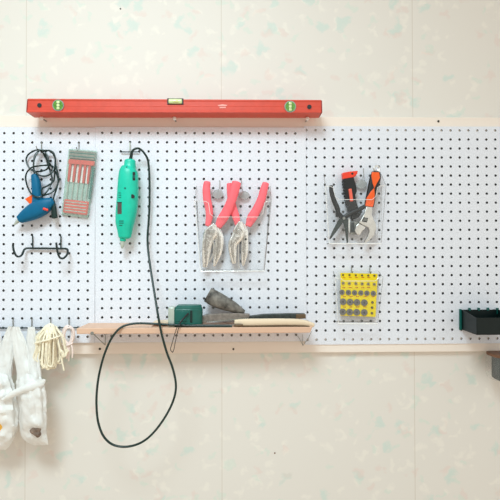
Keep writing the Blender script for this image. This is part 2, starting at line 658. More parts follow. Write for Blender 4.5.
round_vial(58, 105.2, math.pi / 2)
round_vial(290.3, 106.5, math.pi / 2)
b = BM(); prism(b, [(167.2, 98.2), (183.4, 98.3), (183.4, 104.4), (167.2, 104.3)], YL - 0.8, YL + 14)
mv = build('vial_window', b, M['black'], lvl, bevel=0.0004, label='middle vial window with black ends')
b = BM(); loft(b, [(169.2, 101.2, 2.4, YL - 1, 4), (175, 101.3, 2.5, YL - 1, 4), (181.4, 101.4, 2.4, YL - 1, 4)], seg=14)
build('vial_tube', b, M['vialpale'], mv)
b = BM(); loft(b, [(173.2, 100.9, 1.2, YL - 5, 1.6), (178, 101.0, 1.2, YL - 5, 1.6)], seg=10)
build('bubble', b, M['bubble'], mv)
for px, py in ((39.3, 105.2), (309.4, 106.8)):
    b = BM(); disc(b, px, py, 2.2, YL - 0.3, YL + 2.5, seg=16)
    build('hanging_hole', b, M['black'], lvl)
b = BM()                                            # the small worn print
prism(b, [(217.5, 105.2), (222.5, 104.2), (227.5, 105.0), (226, 106), (219, 106.2)], YL + 0.3, YL + 1.4)
prism(b, [(219.5, 107.0), (226.0, 106.8), (225.8, 108.0), (219.7, 108.2)], YL + 0.3, YL + 1.4)
build('printed_mark', b, M['print'], lvl, smooth=False)

pos = [(41.6, 'left end'), (174.4, 'middle'), (307.4, 'right end')]
first = None
for px, w_ in pos:
    u = (px - 28) / 293
    z = lp(u, 1.0, -25).z - 0.0035
    x = P(px, 118, -22).x
    lab = 'small white-tipped screw hook under the %s of the red spirit level' % w_
    if first is None:
        first = thing('screw_hook', (x, 0.008, z), lab, 'hook', 'screw hooks under the spirit level')
        b = BM(); tube(b, [(x, 0.010, z), (x, -0.010, z), (x, -0.019, z)], 0.0018, smooth=False)
        build('shank', b, M['zinc'], first)
        b = BM(); sphere(b, Vector((x, -0.022, z - 0.0008)), 0.0054)
        build('tip', b, M['white'], first, label='white rounded tip')
        x_, z_ = x, z
    else:
        clone(first, (x - x_, 0, z - z_), lab)

# ------------------------------------------------------------------ wooden shelf with brackets
YS = -90.0                                           # front edge of the shelf
zs = P(200, 327.6, YS).z                             # top of the shelf
zu = P(200, 333.4, YS).z
xl, xr = P(76.5, 330, YS).x, P(312.6, 330, YS).x
shelf = thing('wooden_shelf', ((xl + xr) / 2, -0.045, zu), 'thin pink-toned wooden shelf board fixed across the bottom of the pegboard', 'shelf')
b = BM(); hexa(b, [(xl, YS / 1000, zu), (xr - 0.006, YS / 1000, zu), (xr, YS / 1000, zs), (xl, YS / 1000, zs)],
               [(xl, -0.0005, zu), (xr - 0.006, -0.0005, zu), (xr, -0.0005, zs), (xl, -0.0005, zs)])
build('board', b, M['shelf'], shelf, smooth=False, bevel=0.0015)
b = BM()
ptube(b, [(92.5, 333.2, -86), (96, 336.5, -62), (105.2, 345, -4)], 0.0011, smooth=False)
ptube(b, [(105.2, 345, -4), (105.4, 334.5, -4)], 0.0011, smooth=False)
disc(b, 92, 333.4, 1.7, -91.5, -88)
build('wire_bracket', b, M['zinc'], shelf)
b = BM()
ptube(b, [(311.5, 331.5, -86), (309, 337, -60), (303, 345.5, -4)], 0.0007, smooth=False)
ptube(b, [(303, 345.5, -4), (302.4, 334.5, -4)], 0.0007, smooth=False)
ptube(b, [(303, 345.5, -4), (298.5, 337, -4), (296, 334.5, -6)], 0.0007, smooth=False)
build('wire_bracket', b, M['zinc'], shelf)

# ------------------------------------------------------------------ hooks for the hanging tools
def peg_hook(hx, hy, label, reach=34, drop=9.2, m='zinc', group='single wire hooks in the pegboards', r=0.0012, y0=0):
    """wire entering hole (hx, hy), running one pitch down the face, then out with a turned-up tip"""
    p0 = P(hx, hy, y0)
    o = thing('peg_hook', p0, label, 'hook', group)
    z1 = P(hx, hy + drop, y0).z
    b = BM()
    tube(b, [(p0.x, p0.y + 0.006, p0.z), (p0.x, p0.y - 0.002, p0.z)], r, smooth=False)
    tube(b, [(p0.x, p0.y - 0.002, p0.z), (p0.x, p0.y - 0.002, z1 + 0.003), (p0.x, p0.y - 0.006, z1), (p0.x, p0.y - reach / 1000, z1), (p0.x, p0.y - (reach + 5) / 1000, z1 + 0.006)], r, smooth=False)
    build('wire', b, M[m], o)
    return o


peg_hook(41.8, 142.7, 'short wire hook holding the coiled cord of the blue glue gun', 30, 8.5)
peg_hook(79.2, 142.7, 'short wire hook at the top of the clear screwdriver case', 16, 8.5)

# T-shaped hook of the rotary tool
o = thing('peg_hook', P(130, 145, 0), 'pale T-shaped hook behind the cord of the teal rotary tool', 'hook')
b = BM(); ptube(b, [(129.8, 142.6, 4), (129.8, 142.8, -5), (129.9, 153, -5)], 0.0018, smooth=False)
build('post', b, M['silverplastic'], o, label='pale upright post')
b = BM(); ptube(b, [(120.8, 151.9, 4), (121, 151.9, -6), (139.4, 151.9, -6), (139.6, 151.9, 4)], 0.0015, smooth=False)
ptube(b, [(130, 151.9, -6), (131, 152.4, -38)], 0.0015, smooth=False)
build('crossbar', b, M['wireblack'], o)

# ------------------------------------------------------------------ blue glue gun
gg = thing('glue_gun', P(36, 215, -22), 'blue hot glue gun with an orange trigger hanging by its coiled cord', 'glue gun')
b = BM()
loft(b, [(20.2, 219.2, 4.2, -22, 11), (26, 215.8, 6.2, -22, 15), (34, 211.4, 8.0, -22, 17), (42, 207, 8.2, -22, 17), (48, 203.8, 6.4, -22, 15), (52.4, 201.6, 4.0, -22, 11)], power=2.6)
loft(b, [(38.5, 208, 7.0, -22, 13), (37.6, 199, 4.9, -22, 12), (36.9, 190, 4.5, -22, 12), (36.0, 182, 4.2, -22, 11), (34.8, 175.5, 3.3, -22, 9)], power=2.6)
build('body', b, M['blue'], gg)
b = BM(); prism(b, [(24.6, 198.9), (30.5, 195.3), (33.6, 194.8), (33.4, 206.5), (31, 206), (28.5, 203)], -28, -16)
build('trigger', b, M['orange'], gg, bevel=0.0015, label='orange trigger')
b = BM(); loft(b, [(19.5, 219.8, 2.2, -22, 6), (17, 222, 1.7, -22, 4.5), (15.6, 223.4, 1.0, -22, 2.6), (14.2, 224.8, 0.7, -22, 1.8)])
build('nozzle', b, M['silverplastic'], gg, label='pale metal nozzle')
b = BM(); loft(b, [(43.5, 208.6, 1.2, -38, 2.5), (47.8, 210.0, 1.2, -36, 2.5)])
build('button', b, M['redorange'], gg, label='red-orange button on the side')
b = BM()
pth = [(34.8, 176, -22), (33.6, 168, -20), (34.2, 158, -18), (37.5, 151.8, -16), (42, 150.0, -14), (36, 150.2, -12), (29.5, 153.5, -10), (26.3, 158.5, -10), (27.6, 165, -12), (32.5, 170.8, -14),
       (40, 171.4, -16), (47, 169.0, -18), (49, 163.5, -19), (47.6, 156, -18), (44, 150.6, -16), (40, 150.2, -18), (36, 155, -24), (33.8, 162, -28), (34.2, 170, -30), (39, 175, -30), (46, 176, -27), (52, 172.5, -24), (53.6, 167.5, -20), (49.5, 165.4, -16),
       (41, 165.6, -32), (32, 167.4, -33), (26.6, 173, -20), (25.8, 180, -18), (28.5, 189, -20), (33, 195.5, -36), (40, 197, -38), (45.5, 193.2, -28), (50, 186.5, -18), (52.2, 180, -14), (50.6, 172.5, -12), (48, 165, -10), (46, 157, -11), (45.5, 152, -14), (48.5, 150.4, -17), (53, 152.2, -17),
       (55.2, 158, -16), (55.0, 167, -15), (54.6, 174, -15), (53.6, 181, -16), (48, 185.5, -22), (42.5, 188.6, -36), (42.2, 194.5, -38), (48, 194.2, -28), (55, 189.5, -20), (58.6, 181, -17), (57.6, 173, -15), (55.6, 164, -12), (54.8, 157, -12), (50.8, 151.5, -15), (45, 150.4, -20), (43, 152, -20), (45.4, 157.5, -14), (50, 164, -12), (55.6, 172, -11), (58.2, 180, -13), (56.4, 189, -16), (53.8, 197, -20), (53.6, 202, -22)]
ptube(b, pth, 0.0022, seg=7, n=5)
build('cord', b, M['cord'], gg, label='dark green coiled cord')
b = BM(); loft(b, [(53.6, 200.5, 1.0, -22, 2.6), (53.8, 206, 2.1, -22, 5), (54.2, 213, 2.6, -22, 6), (54.6, 217.6, 2.8, -22, 6)], power=3)
pl = build('plug', b, M['cord'], gg, label='dark green mains plug')
for dx in (-1.0, 1.0):
    b = BM(); ptube(b, [(54.6 + dx, 217, -22), (54.9 + dx, 222.4, -22)], 0.0013, smooth=False)
    build('pin', b, M['steel'], pl, label='metal pin')

# ------------------------------------------------------------------ clear case of screwdrivers
QC = [(68.6, 148.6), (96.6, 150.8), (87.6, 217.8), (61.0, 214.6)]


def cs(u, v, y):
    a = P(*QC[0], y).lerp(P(*QC[1], y), u)
    c = P(*QC[3], y).lerp(P(*QC[2], y), u)
    return a.lerp(c, v)


def cbox(b, u0, u1, v0, v1, y0, y1):
    """box in the case's own frame, outline taken at depth y0"""
    f = [cs(u0, v0, y0), cs(u1, v0, y0), cs(u1, v1, y0), cs(u0, v1, y0)]
    hexa(b, f, [Vector((p.x, y1 / 1000, p.z)) for p in f])


case = thing('screwdriver_case', cs(0.5, 1, -10), 'clear plastic case of small red screwdrivers hanging tilted from a hook', 'tool case')
b = BM(); cbox(b, 0, 1, 0, 1, -7, -2)
build('tray', b, M['casegrey'], case, bevel=0.002)
b = BM(); cbox(b, 0.0, 1, 0.0, 1, -21, -19.6)
cbox(b, 0.0, 0.03, 0, 1, -21, -7); cbox(b, 0.97, 1.0, 0, 1, -21, -7); cbox(b, 0.0, 1, 0, 0.012, -21, -7); cbox(b, 0.0, 1, 0.988, 1, -21, -7)
build('lid', b, M['clearlid'], case, bevel=0.0004, label='clear plastic lid')
b = BM(); cbox(b, 0.04, 0.97, 0.155, 0.225, -17, -7)
build('holder_strip', b, M['casered'], case, bevel=0.001, label='red strip holding the handles')
b = BM(); cbox(b, 0.04, 0.96, 0.76, 0.965, -15, -7)
hs = build('holder_block', b, M['casered'], case, bevel=0.003, label='ribbed red block at the bottom')
for v in (0.79, 0.835, 0.88, 0.92):
    b = BM(); cbox(b, 0.1, 0.9, v, v + 0.012, -15.6, -14)
    build('rib', b, M['casegrey'], hs, bevel=0.0004)
b = BM(); cbox(b, 0.04, 0.96, 0.02, 0.14, -15, -7)
build('head_block', b, M['rasp'], case, bevel=0.001)
b = BM(); cbox(b, 0.93, 0.99, 0.25, 0.72, -14, -7)
build('side_rail', b, M['tealdark'], case, bevel=0.001, label='dark teal strip along the edge')
for u in (0.222, 0.408, 0.592, 0.768):
    b = BM(); cbox(b, u - 0.035, u + 0.035, 0.235, 0.50, -10, -7)
    build('divider', b, M['white'], case, bevel=0.0006, label='white divider between the handles')
for v in (0.05, 0.10):
    b = BM(); cbox(b, 0.06, 0.94, v, v + 0.012, -15.6, -14)
    build('groove', b, M['tealdark'], case)
us = [0.13, 0.315, 0.50, 0.685, 0.85]
nm = ['first small red-handled screwdriver from the left in the clear case', 'second small red-handled screwdriver from the left in the clear case', 'middle one of five small red-handled screwdrivers in the clear case',
      'second small red-handled screwdriver from the right in the clear case', 'rightmost small red-handled screwdriver in the clear case']
sd = None
for u, lab in zip(us, nm):
    if sd is None:
        base = cs(u, 0.76, -12)
        sd = thing('screwdriver', base, lab, 'screwdriver', 'red screwdrivers in the clear case')
        a, c, d = cs(u, 0.17, -12), cs(u, 0.50, -12), cs(u, 0.78, -12)
        b = BM(); tube(b, [a, a.lerp(c, 0.12), a.lerp(c, 0.6), a.lerp(c, 0.9), c], [0.0030, 0.0036, 0.0036, 0.0030, 0.0018], seg=12)
        build('handle', b, M['handlered'], sd)
        b = BM(); tube(b, [c, d], 0.0014, smooth=False)
        build('shaft', b, M['steel'], sd, label='thin steel shaft')
        base0 = base
    else:
        clone(sd, cs(u, 0.76, -12) - base0, lab)

# ------------------------------------------------------------------ black double hook
dh = thing('double_hook', P(40, 250, -10), 'black double hook rack with curled ends below the glue gun', 'hook rack')
b = BM()
ptube(b, [(13.0, 245.0, -46), (13.6, 250, -47), (16, 255.4, -45), (19.2, 256.6, -36), (22.2, 254.5, -24), (24.0, 250, -14), (26.5, 248.4, -10), (31, 248.3, -8), (45, 248.4, -8), (60, 248.6, -8), (66, 248.8, -10), (67.8, 250.6, -16),
          (66.8, 255, -28), (63, 258.4, -40), (59.6, 257.2, -48), (57.6, 252, -52), (56.2, 242.5, -54)], 0.0028, seg=10)
build('rod', b, M['wireblack'], dh)
for x in (32.6, 60.8):
    b = BM(); ptube(b, [(x, 235.8, 4), (x, 236, -4), (x, 249, -5.5)], 0.0018, smooth=False)
    build('peg', b, M['cord'], dh)

# ------------------------------------------------------------------ teal rotary tool with its long cord
rt = thing('rotary_tool', P(125, 240, -32), 'teal rotary tool hanging upright by its long dark cord', 'power tool')
YD = -32
SP = [(130.0, 161.2, 5.4, YD, 13), (129.8, 166.2, 5.9, YD, 15), (129.0, 169.2, 8.0, YD, 20), (128.5, 173, 9.2, YD, 23), (128.2, 182, 9.9, YD, 25), (127.8, 195, 10.3, YD, 26), (127.0, 206, 10.3, YD, 26), (126.0, 214, 10.0, YD, 25),
      (125.2, 220, 9.3, YD, 24), (124.9, 224, 8.8, YD, 23), (124.9, 230, 7.4, YD, 19), (124.8, 236.5, 6.2, YD, 15)]
b = BM(); loft(b, SP, power=2.3, seg=28)
DRILL = BVHTree.FromBMesh(b)
build('body', b, M['teal'], rt)


def on_drill(px, py, out=0.4):
    d = (P(px, py, 0) - CAM).normalized()
    hit = DRILL.ray_cast(CAM, d)[0]
    return (hit.y * 1000 if hit else YD) - out


def patch(x0, x1, y0, y1, nx=4, ny=4, out=0.5, th=3.0):
    bb = BM()
    g = [[bb.verts.new(P(x0 + (x1 - x0) * i / nx, y0 + (y1 - y0) * j / ny, on_drill(x0 + (x1 - x0) * i / nx, y0 + (y1 - y0) * j / ny, out))) for j in range(ny + 1)] for i in range(nx + 1)]
    fs = [bb.faces.new((g[i][j], g[i + 1][j], g[i + 1][j + 1], g[i][j + 1])) for i in range(nx) for j in range(ny)]
    ex = bmesh.ops.extrude_face_region(bb, geom=fs)
    for v in [e for e in ex['geom'] if isinstance(e, bmesh.types.BMVert)]:
        v.co.y += th / 1000
    return bb


b = BM(); loft(b, [(122.9, 237.2, 3.1, YD, 9), (122.8, 240.4, 2.9, YD, 8)], power=2.4)
build('collar', b, M['teal'], rt)
b = BM(); loft(b, [(122.7, 240.6, 2.3, YD, 6), (122.5, 244, 2.2, YD, 5.6), (122.3, 246.8, 1.5, YD, 4), (122.2, 248.5, 0.6, YD, 1.6)])
build('chuck', b, M['silverplastic'], rt, label='pale chuck')
sw = build('switch', patch(132.6, 135.2, 172, 180.4, out=0.6), M['black'], rt, label='black slide switch')
b = BM(); prism(b, [(133.3, 175.0), (134.8, 175.0), (134.8, 178.2), (133.3, 178.2)], on_drill(134, 176, 2.5), on_drill(134, 176, -3))
build('slider', b, M['tealdark'], sw)
b = BM(); yy = on_drill(132.3, 196.3, 1.5); disc(b, 132.3, 196.3, 2.0, yy, yy + 9)
build('dial', b, M['black'], rt, label='round black dial')
build('rating_label', patch(117.4, 121.6, 202.2, 214, out=0.5), M['labelgrey'], rt, label='grey rating label')
b = patch(117.2, 121.8, 202.0, 203.0, ny=1, out=0.9)
build('label_line', b, M['black'], rt)
for y in (192.6, 194.8, 197.0):
    build('vent', patch(118.4, 121.0, y, y + 0.8, nx=3, ny=1, out=0.5), M['tealdark'], rt)
for y in (220.6, 222.6, 225.0):
    build('vent', patch(119.0, 123.6 if y < 224 else 122.4, y, y + 0.9, nx=3, ny=1, out=0.5), M['tealdark'], rt)
for x, y in ((125.0, 188.2), (126.6, 167.2)):
    b = BM(); yy = on_drill(x, y, 0.8); disc(b, x, y, 0.9, yy, yy + 4, seg=10)
    build('screw', b, M['tealdark'], rt)
b = BM(); loft(b, [(130.2, 162.5, 1.9, YD, 5), (131, 157, 1.6, YD - 3, 4.4), (132.0, 151.5, 1.4, YD - 6, 4)])
build('strain_relief', b, M['cordgreen'], rt)
YC = -96
b = BM()
ptube(b, [(131.6, 154.5, -37), (133, 150.4, -40), (136.6, 148.4, -40), (140.5, 149.4, -37), (144.6, 153.6, -32), (147.8, 160, -27), (149.2, 172, -22), (149.6, 190, -18), (149.4, 208, -16), (148.6, 222, -16), (147.6, 236, -18), (147.9, 248, -24), (149.6, 262, -36), (152, 278, -52), (154.6, 294, -72), (157, 309, -90), (159.4, 323, YC - 2),
          (162.4, 337, YC - 3), (167.0, 353, YC), (172.6, 368, YC), (175.9, 384, YC), (174.4, 397, YC), (168.6, 411, YC), (159, 426, YC), (148.5, 437.5, YC), (137, 444.4, YC), (124, 446.8, YC), (112, 444.2, YC), (103.4, 436, YC), (98.4, 423, YC), (96.6, 408, YC), (96.8, 392, YC), (99.2, 374, YC), (104.2, 355, YC), (110.6, 340, YC - 1), (117.4, 330.6, YC - 2), (122.6, 326.6, YC + 4), (130, 324.2, -88), (139, 323.3, -84),
          (150, 323.6, -83), (165, 324.4, -84), (180, 325.2, -86), (196, 325.8, -87), (214, 326.0, -87), (232, 326.2, -87)], 0.0029, seg=10, n=6)
build('cord', b, M['cordgreen'], rt, label='long dark cord hanging in a loop')

# ------------------------------------------------------------------ clear pockets
def pocket(name_label, fl, fr_, fbl, fbr, ynotch, nl, nr, yback, ytopback, cat='tool holder', y0=0.0, inset=(3, 3)):
    """front corners in pixels at the front plane; notch height and ends; ytopback: pixel height of the back panel"""
    YF = yback - 36
    yb = yback
    base = P((fbl[0] + fbr[0]) / 2, fbl[1], (YF + yb) / 2)
    o = thing('tool_pocket', base, name_label, cat, 'clear plastic pockets on the pegboards')
    b = BM()
    front = [fl, (nl - 5, fl[1] + 0.3), (nl - 2.5, fl[1] + 2), (nl - 0.8, ynotch - 3), (nl + 3, ynotch), (nr - 3, ynotch), (nr + 0.8, ynotch - 3), (nr + 2.5, fr_[1] + 2), (nr + 5, fr_[1] + 0.3), fr_, fbr, fbl]
    prism(b, front, YF, YF + 1.5)
    build('front_panel', b, M['clear'], o, smooth=False)
    A, B_, C_, D_ = [P(*q, YF) for q in (fl, fr_, fbr, fbl)]
    zt = P(300, ytopback, yb).z
    dz = zt - A.z
    b = BM()
    k = 0.35
    aL = Vector((A.x - (D_.x - A.x) / (A.z - D_.z) * dz * k, yb / 1000, zt)); aR = Vector((B_.x + (B_.x - C_.x) / (B_.z - C_.z) * dz * k, yb / 1000, zt))
    aL.x += inset[0] / 1000; aR.x -= inset[1] / 1000
    back = [aL, aR, Vector((B_.x, yb / 1000, B_.z)), Vector((C_.x, yb / 1000, C_.z)), Vector((D_.x, yb / 1000, D_.z)), Vector((A.x, yb / 1000, A.z))]
    hexa(b, back, [p + Vector((0, 0.0015, 0)) for p in back])
    build('back_panel', b, M['clear'], o, smooth=False)
    for (T, Bt, at) in ((A, D_, aL), (B_, C_, aR)):
        b = BM()
        q = [T, Bt, Vector((Bt.x, yb / 1000, Bt.z)), Vector((T.x, yb / 1000, T.z)), Vector((at.x, yb / 1000, at.z))]
        s = 0.0012 if T is A else -0.0012
        hexa(b, q, [p + Vector((s, 0, 0)) for p in q])
        build('side_panel', b, M['clear'], o, smooth=False)
    b = BM()
    q = [D_, C_, Vector((C_.x, yb / 1000, C_.z)), Vector((D_.x, yb / 1000, D_.z))]
    hexa(b, q, [p + Vector((0, 0, 0.0015)) for p in q])
    build('bottom_panel', b, M['clear'], o, smooth=False)
    b = BM()
    e = -0.0004
    off = Vector((0, e, 0))
    tube(b, [D_ + off, C_ + off], 0.0017, smooth=False)
    tube(b, [A + off, D_ + off], 0.0009, smooth=False)
    tube(b, [P(x, y, YF) for x, y in front[:10]], 0.0007, smooth=False)
    build('rim', b, M['clearrim'], o)
    b = BM()
    tube(b, [B_ + off, C_ + off], 0.0006, smooth=False)
    build('edge_line', b, M['clearline'], o)
    for pa, pb in ((aR, B_), (aL, A), (D_ + Vector((0, 0.033, 0)), C_ + Vector((0, 0.033, 0)))):
        b = BM()
        tube(b, [pa, pb], 0.0006, smooth=False)
        build('edge_line', b, M['clearline'], o)
    return o


pocket('largest clear plastic pocket, holding two pink-handled pliers', (194.6, 201), (271.4, 201), (200.6, 271.4), (264.4, 270.9), 217, 211, 262, -3, 186)
pocket('clear plastic pocket holding black pliers, a knife and an adjustable wrench', (325.4, 186.2), (386.0, 185.6), (329.2, 243.6), (381.0, 243.6), 199.6, 336, 375, 2, 174)
pocket('smallest clear plastic pocket, holding a yellow accessory card', (335.0, 277.5), (383.0, 277.5), (338.4, 323.6), (377.6, 323.6), 281, 341, 378, 2, 271)


def washer_hook(hx, hy, wx, wy, label, y0, r=5.6, ry=4.6):
    o = thing('peg_hook', P(hx, hy, y0), label, 'hook', 'wire hooks holding the clear pockets')
    b = BM(); ptube(b, [(hx, hy, y0 + 6), (hx, hy, y0 - 8), (hx + 0.1, (hy + wy) / 2, y0 - 9), (wx, wy - 2, y0 - 10)], 0.0009, smooth=False)
    build('wire', b, M['zinc'], o)
    b = BM(); disc(b, wx, wy, r, y0 - 11, y0 - 8.5, seg=28, ry=ry)
    build('washer', b, M['washer'], o, bevel=0.0008, label='translucent grey oval plate')
    return o


washer_hook(219.6, 180.4, 217.8, 194.2, 'wire hook with oval plate inside the pliers pocket, left of the crossed pink handles', 0)
washer_hook(241.2, 180.2, 244.2, 195.4, 'wire hook with oval plate between the crossed and the rightmost pink handles', 0, 5.4, 4.2)
washer_hook(363.4, 168.4, 361.6, 184.2, 'wire hook with oval plate between the knife and the wrench in the clear pocket', 4.7, 5.4, 4.6)
peg_hook(351.4, 265.8, 'left one of two thin wire hooks above the yellow card pocket', 10, 7.5, y0=4.7, group='wire hooks above the yellow card pocket')
peg_hook(369.6, 265.8, 'right one of two thin wire hooks above the yellow card pocket', 10, 7.5, y0=4.7, group='wire hooks above the yellow card pocket')

# ------------------------------------------------------------------ pink-handled pliers
pr = thing('pliers', P(212, 268, -22), 'pink-handled metal pliers on the left side of the clear pocket', 'pliers', 'pink-handled pliers in the clear pocket')
b = BM(); loft(b, [(207.2, 182.4, 3.4, -24, 7.5), (206.4, 190, 3.9, -24, 8), (207.2, 200, 4.0, -24, 8), (209.2, 210, 3.8, -24, 7.5), (209.2, 218, 3.5, -24, 7), (207.6, 225.4, 2.6, -24, 6)], power=2.5)
build('handle', b, M['pink'], pr)
b = BM(); loft(b, [(236.6, 182.6, 4.6, -32, 7.5), (234.6, 190, 4.8, -32, 7.5), (231, 202, 4.7, -31, 7.5), (226, 213, 5.0, -28, 7.5), (221.4, 220.5, 4.9, -26, 7), (218.4, 226.5, 3.4, -24, 6)], power=2.5)
build('handle', b, M['pink'], pr)
b = BM(); loft(b, [(215.6, 226.0, 2.6, -21, 3.5), (218.0, 231.0, 3.6, -21, 4.5), (219.4, 237, 4.4, -21, 5), (218.9, 246, 4.8, -21, 5.5), (217.0, 256, 3.8, -21, 5), (214.2, 266.0, 1.5, -21, 3)], power=2.6)
build('jaw', b, M['nickel'], pr)
b = BM(); loft(b, [(214.6, 224.6, 2.6, -26, 4), (211.8, 231.0, 6.6, -26, 5), (209.0, 237, 6.2, -26, 5), (207.0, 245, 5.0, -26, 5.5), (206.0, 256, 4.2, -26, 5), (205.0, 267, 2.4, -26, 3.5)], power=2.6)
build('jaw', b, M['nickel'], pr)
b = BM(); disc(b, 212.8, 231.6, 2.4, -32.5, -22)
build('rivet', b, M['steel'], pr, bevel=0.0008)
b = BM(); ptube(b, [(210.6, 236.5, -31), (213.6, 244, -31.5), (213.0, 254, -31), (209.0, 262, -30)], 0.0016)
build('spring', b, M['steel'], pr)

pr = thing('pliers', P(240, 268, -22), 'pink-handled metal pliers on the right side of the clear pocket', 'pliers', 'pink-handled pliers in the clear pocket')
b = BM(); loft(b, [(229.6, 184, 2.9, -20, 6), (230.6, 196, 3.4, -20, 6.5), (233, 208, 3.9, -20, 6.5), (236, 217, 3.8, -21, 6.5), (237.6, 225.4, 2.4, -22, 5)], power=2.5)
build('handle', b, M['pink'], pr)
b = BM(); loft(b, [(265.8, 183.6, 3.4, -24, 7.5), (263.8, 190, 3.9, -24, 8), (261.2, 200, 4.3, -24, 8), (256.6, 210, 4.6, -24, 7.5), (251.6, 218.4, 4.9, -24, 7), (248.4, 225.6, 3.0, -23, 6)], power=2.5)
build('handle', b, M['pink'], pr)
b = BM(); loft(b, [(243.2, 224.5, 2.8, -21, 3.5), (245.0, 231, 3.4, -21, 4.5), (244.8, 239, 3.5, -21, 5), (244.8, 249, 3.8, -21, 5.5), (244.0, 257, 3.2, -21, 5), (243.2, 265.6, 1.4, -21, 3)], power=2.6)
build('jaw', b, M['nickel'], pr)
b = BM(); loft(b, [(240.6, 222.0, 2.6, -26, 4), (239.6, 229.0, 6.0, -26, 5), (238.0, 235.4, 6.2, -26, 5), (233.2, 243, 4.8, -26, 5.5), (232.8, 252, 4.0, -26, 5), (234.0, 263.4, 2.2, -26, 3.5)], power=2.6)
build('jaw', b, M['nickel'], pr)
b = BM(); disc(b, 239.2, 231.2, 1.9, -32, -22)
build('rivet', b, M['steel'], pr, bevel=0.0008)
b = BM(); disc(b, 245.8, 239.2, 1.1, -27, -18, seg=12)
build('screw', b, M['black'], pr)
b = BM(); ptube(b, [(238.8, 240, -22), (238.4, 252, -23), (238.8, 266, -23), (240.0, 267.5, -23)], 0.0018)
build('spring', b, M['steel'], pr)

# ------------------------------------------------------------------ tools in the second pocket
np_ = thing('needle_nose_pliers', P(338, 241, -24), 'black needle-nose pliers with thin tips in the clear pocket', 'pliers')
b = BM(); loft(b, [(331.0, 186.0, 1.9, -24, 4.5), (331.4, 192, 2.2, -24, 5), (333.8, 200, 2.4, -24, 5), (337.2, 208.0, 2.6, -24, 5), (338.4, 213, 2.4, -24, 5), (342, 217.6, 2.6, -24, 5)])
prism(b, [(335.8, 211.5), (338.5, 212), (338, 217.2), (336.0, 216.8)], -27, -21)
build('handle', b, M['black'], np_)
b = BM(); loft(b, [(368.6, 203.6, 1.6, -22, 4.5), (362, 208, 2.1, -23, 5), (355, 211.4, 2.2, -24, 5), (349, 214.2, 2.3, -24, 5), (344, 218, 2.6, -24, 5)])
build('handle', b, M['black'], np_)
b = BM(); prism(b, [(341.0, 216.2), (345.2, 216.2), (344.6, 220.6), (341, 225.4), (336, 232.4), (330.6, 239.2), (329.6, 238.4), (333.2, 230), (337.4, 222)], -27.5, -21)
build('jaw', b, M['filedark'], np_, bevel=0.0008)
b = BM(); prism(b, [(343.4, 216.6), (347.0, 216.4), (348.4, 220), (348.2, 228), (348.2, 242.2), (347.2, 243.0), (345.6, 232), (343.4, 222.4)], -27.5, -21)
build('jaw', b, M['filedark'], np_, bevel=0.0008)
b = BM(); disc(b, 344.0, 218.2, 1.4, -29, -20, seg=12)
build('rivet', b, M['zinc'], np_)

kn = thing('utility_knife', P(354, 234, -16), 'black utility knife with an orange-red cap in the clear pocket', 'knife')
b = BM()
prism(b, [(343.0, 178.6), (353.6, 176.6), (355.0, 181.5), (356.4, 187), (357.0, 191), (355.4, 195), (356.0, 200), (358.2, 207), (356.4, 213), (350, 214.6), (348.2, 210), (346.2, 203), (345.0, 195), (343.8, 187)], -20, -6)
for i in range(9):
    y = 180.6 + i * 2.9
    x = 343.3 + i * 0.42
    prism(b, [(x - 0.8, y), (x + 2.6, y - 0.3), (x + 2.6, y + 1.1), (x - 0.8, y + 1.4)], -20.8, -7)
build('handle', b, M['black'], kn, bevel=0.0009)
b = BM(); prism(b, [(342.4, 172.8), (350, 171.4), (357.8, 170.6), (357.6, 173.2), (355.8, 175.8), (353.6, 177.2), (343.0, 179.0)], -21, -5.5)
cp = build('cap', b, M['redorange'], kn, bevel=0.0015, label='orange-red end cap')
b = BM(); disc(b, 352.4, 173.6, 1.1, -21.6, -14, seg=12)
build('cap_hole', b, M['black'], cp)
b = BM(); loft(b, [(350.0, 189.2, 1.7, -20, 2.6), (351.6, 201.0, 1.7, -20, 2.6)], power=3)
build('slider', b, M['salmon'], kn, label='salmon-coloured slider')
b = BM(); prism(b, [(351.6, 214.2), (360.6, 211.8), (361.0, 214.2), (358.6, 217.4), (355.2, 218.8), (352.2, 219.8), (350.8, 217.0)], -19, -8)
build('collar', b, M['black'], kn, bevel=0.0015)
b = BM(); prism(b, [(350.6, 221.6), (359.4, 221.2), (361.8, 226), (361, 232), (357, 234.2), (350.2, 234.2)], -14, -9)
build('foot', b, M['zinc'], kn, bevel=0.001)
b = BM(); prism(b, [(351.2, 222.4), (354.4, 222.2), (354.6, 232), (350.8, 232.4)], -16, -12)
build('blade_guard', b, M['darkgrey'], kn, bevel=0.0006)
b = BM(); prism(b, [(348.4, 218.0), (350.0, 218.6), (349.8, 233.0), (348.6, 230)], -19, -16)
build('blade', b, M['white'], kn, bevel=0.0003)

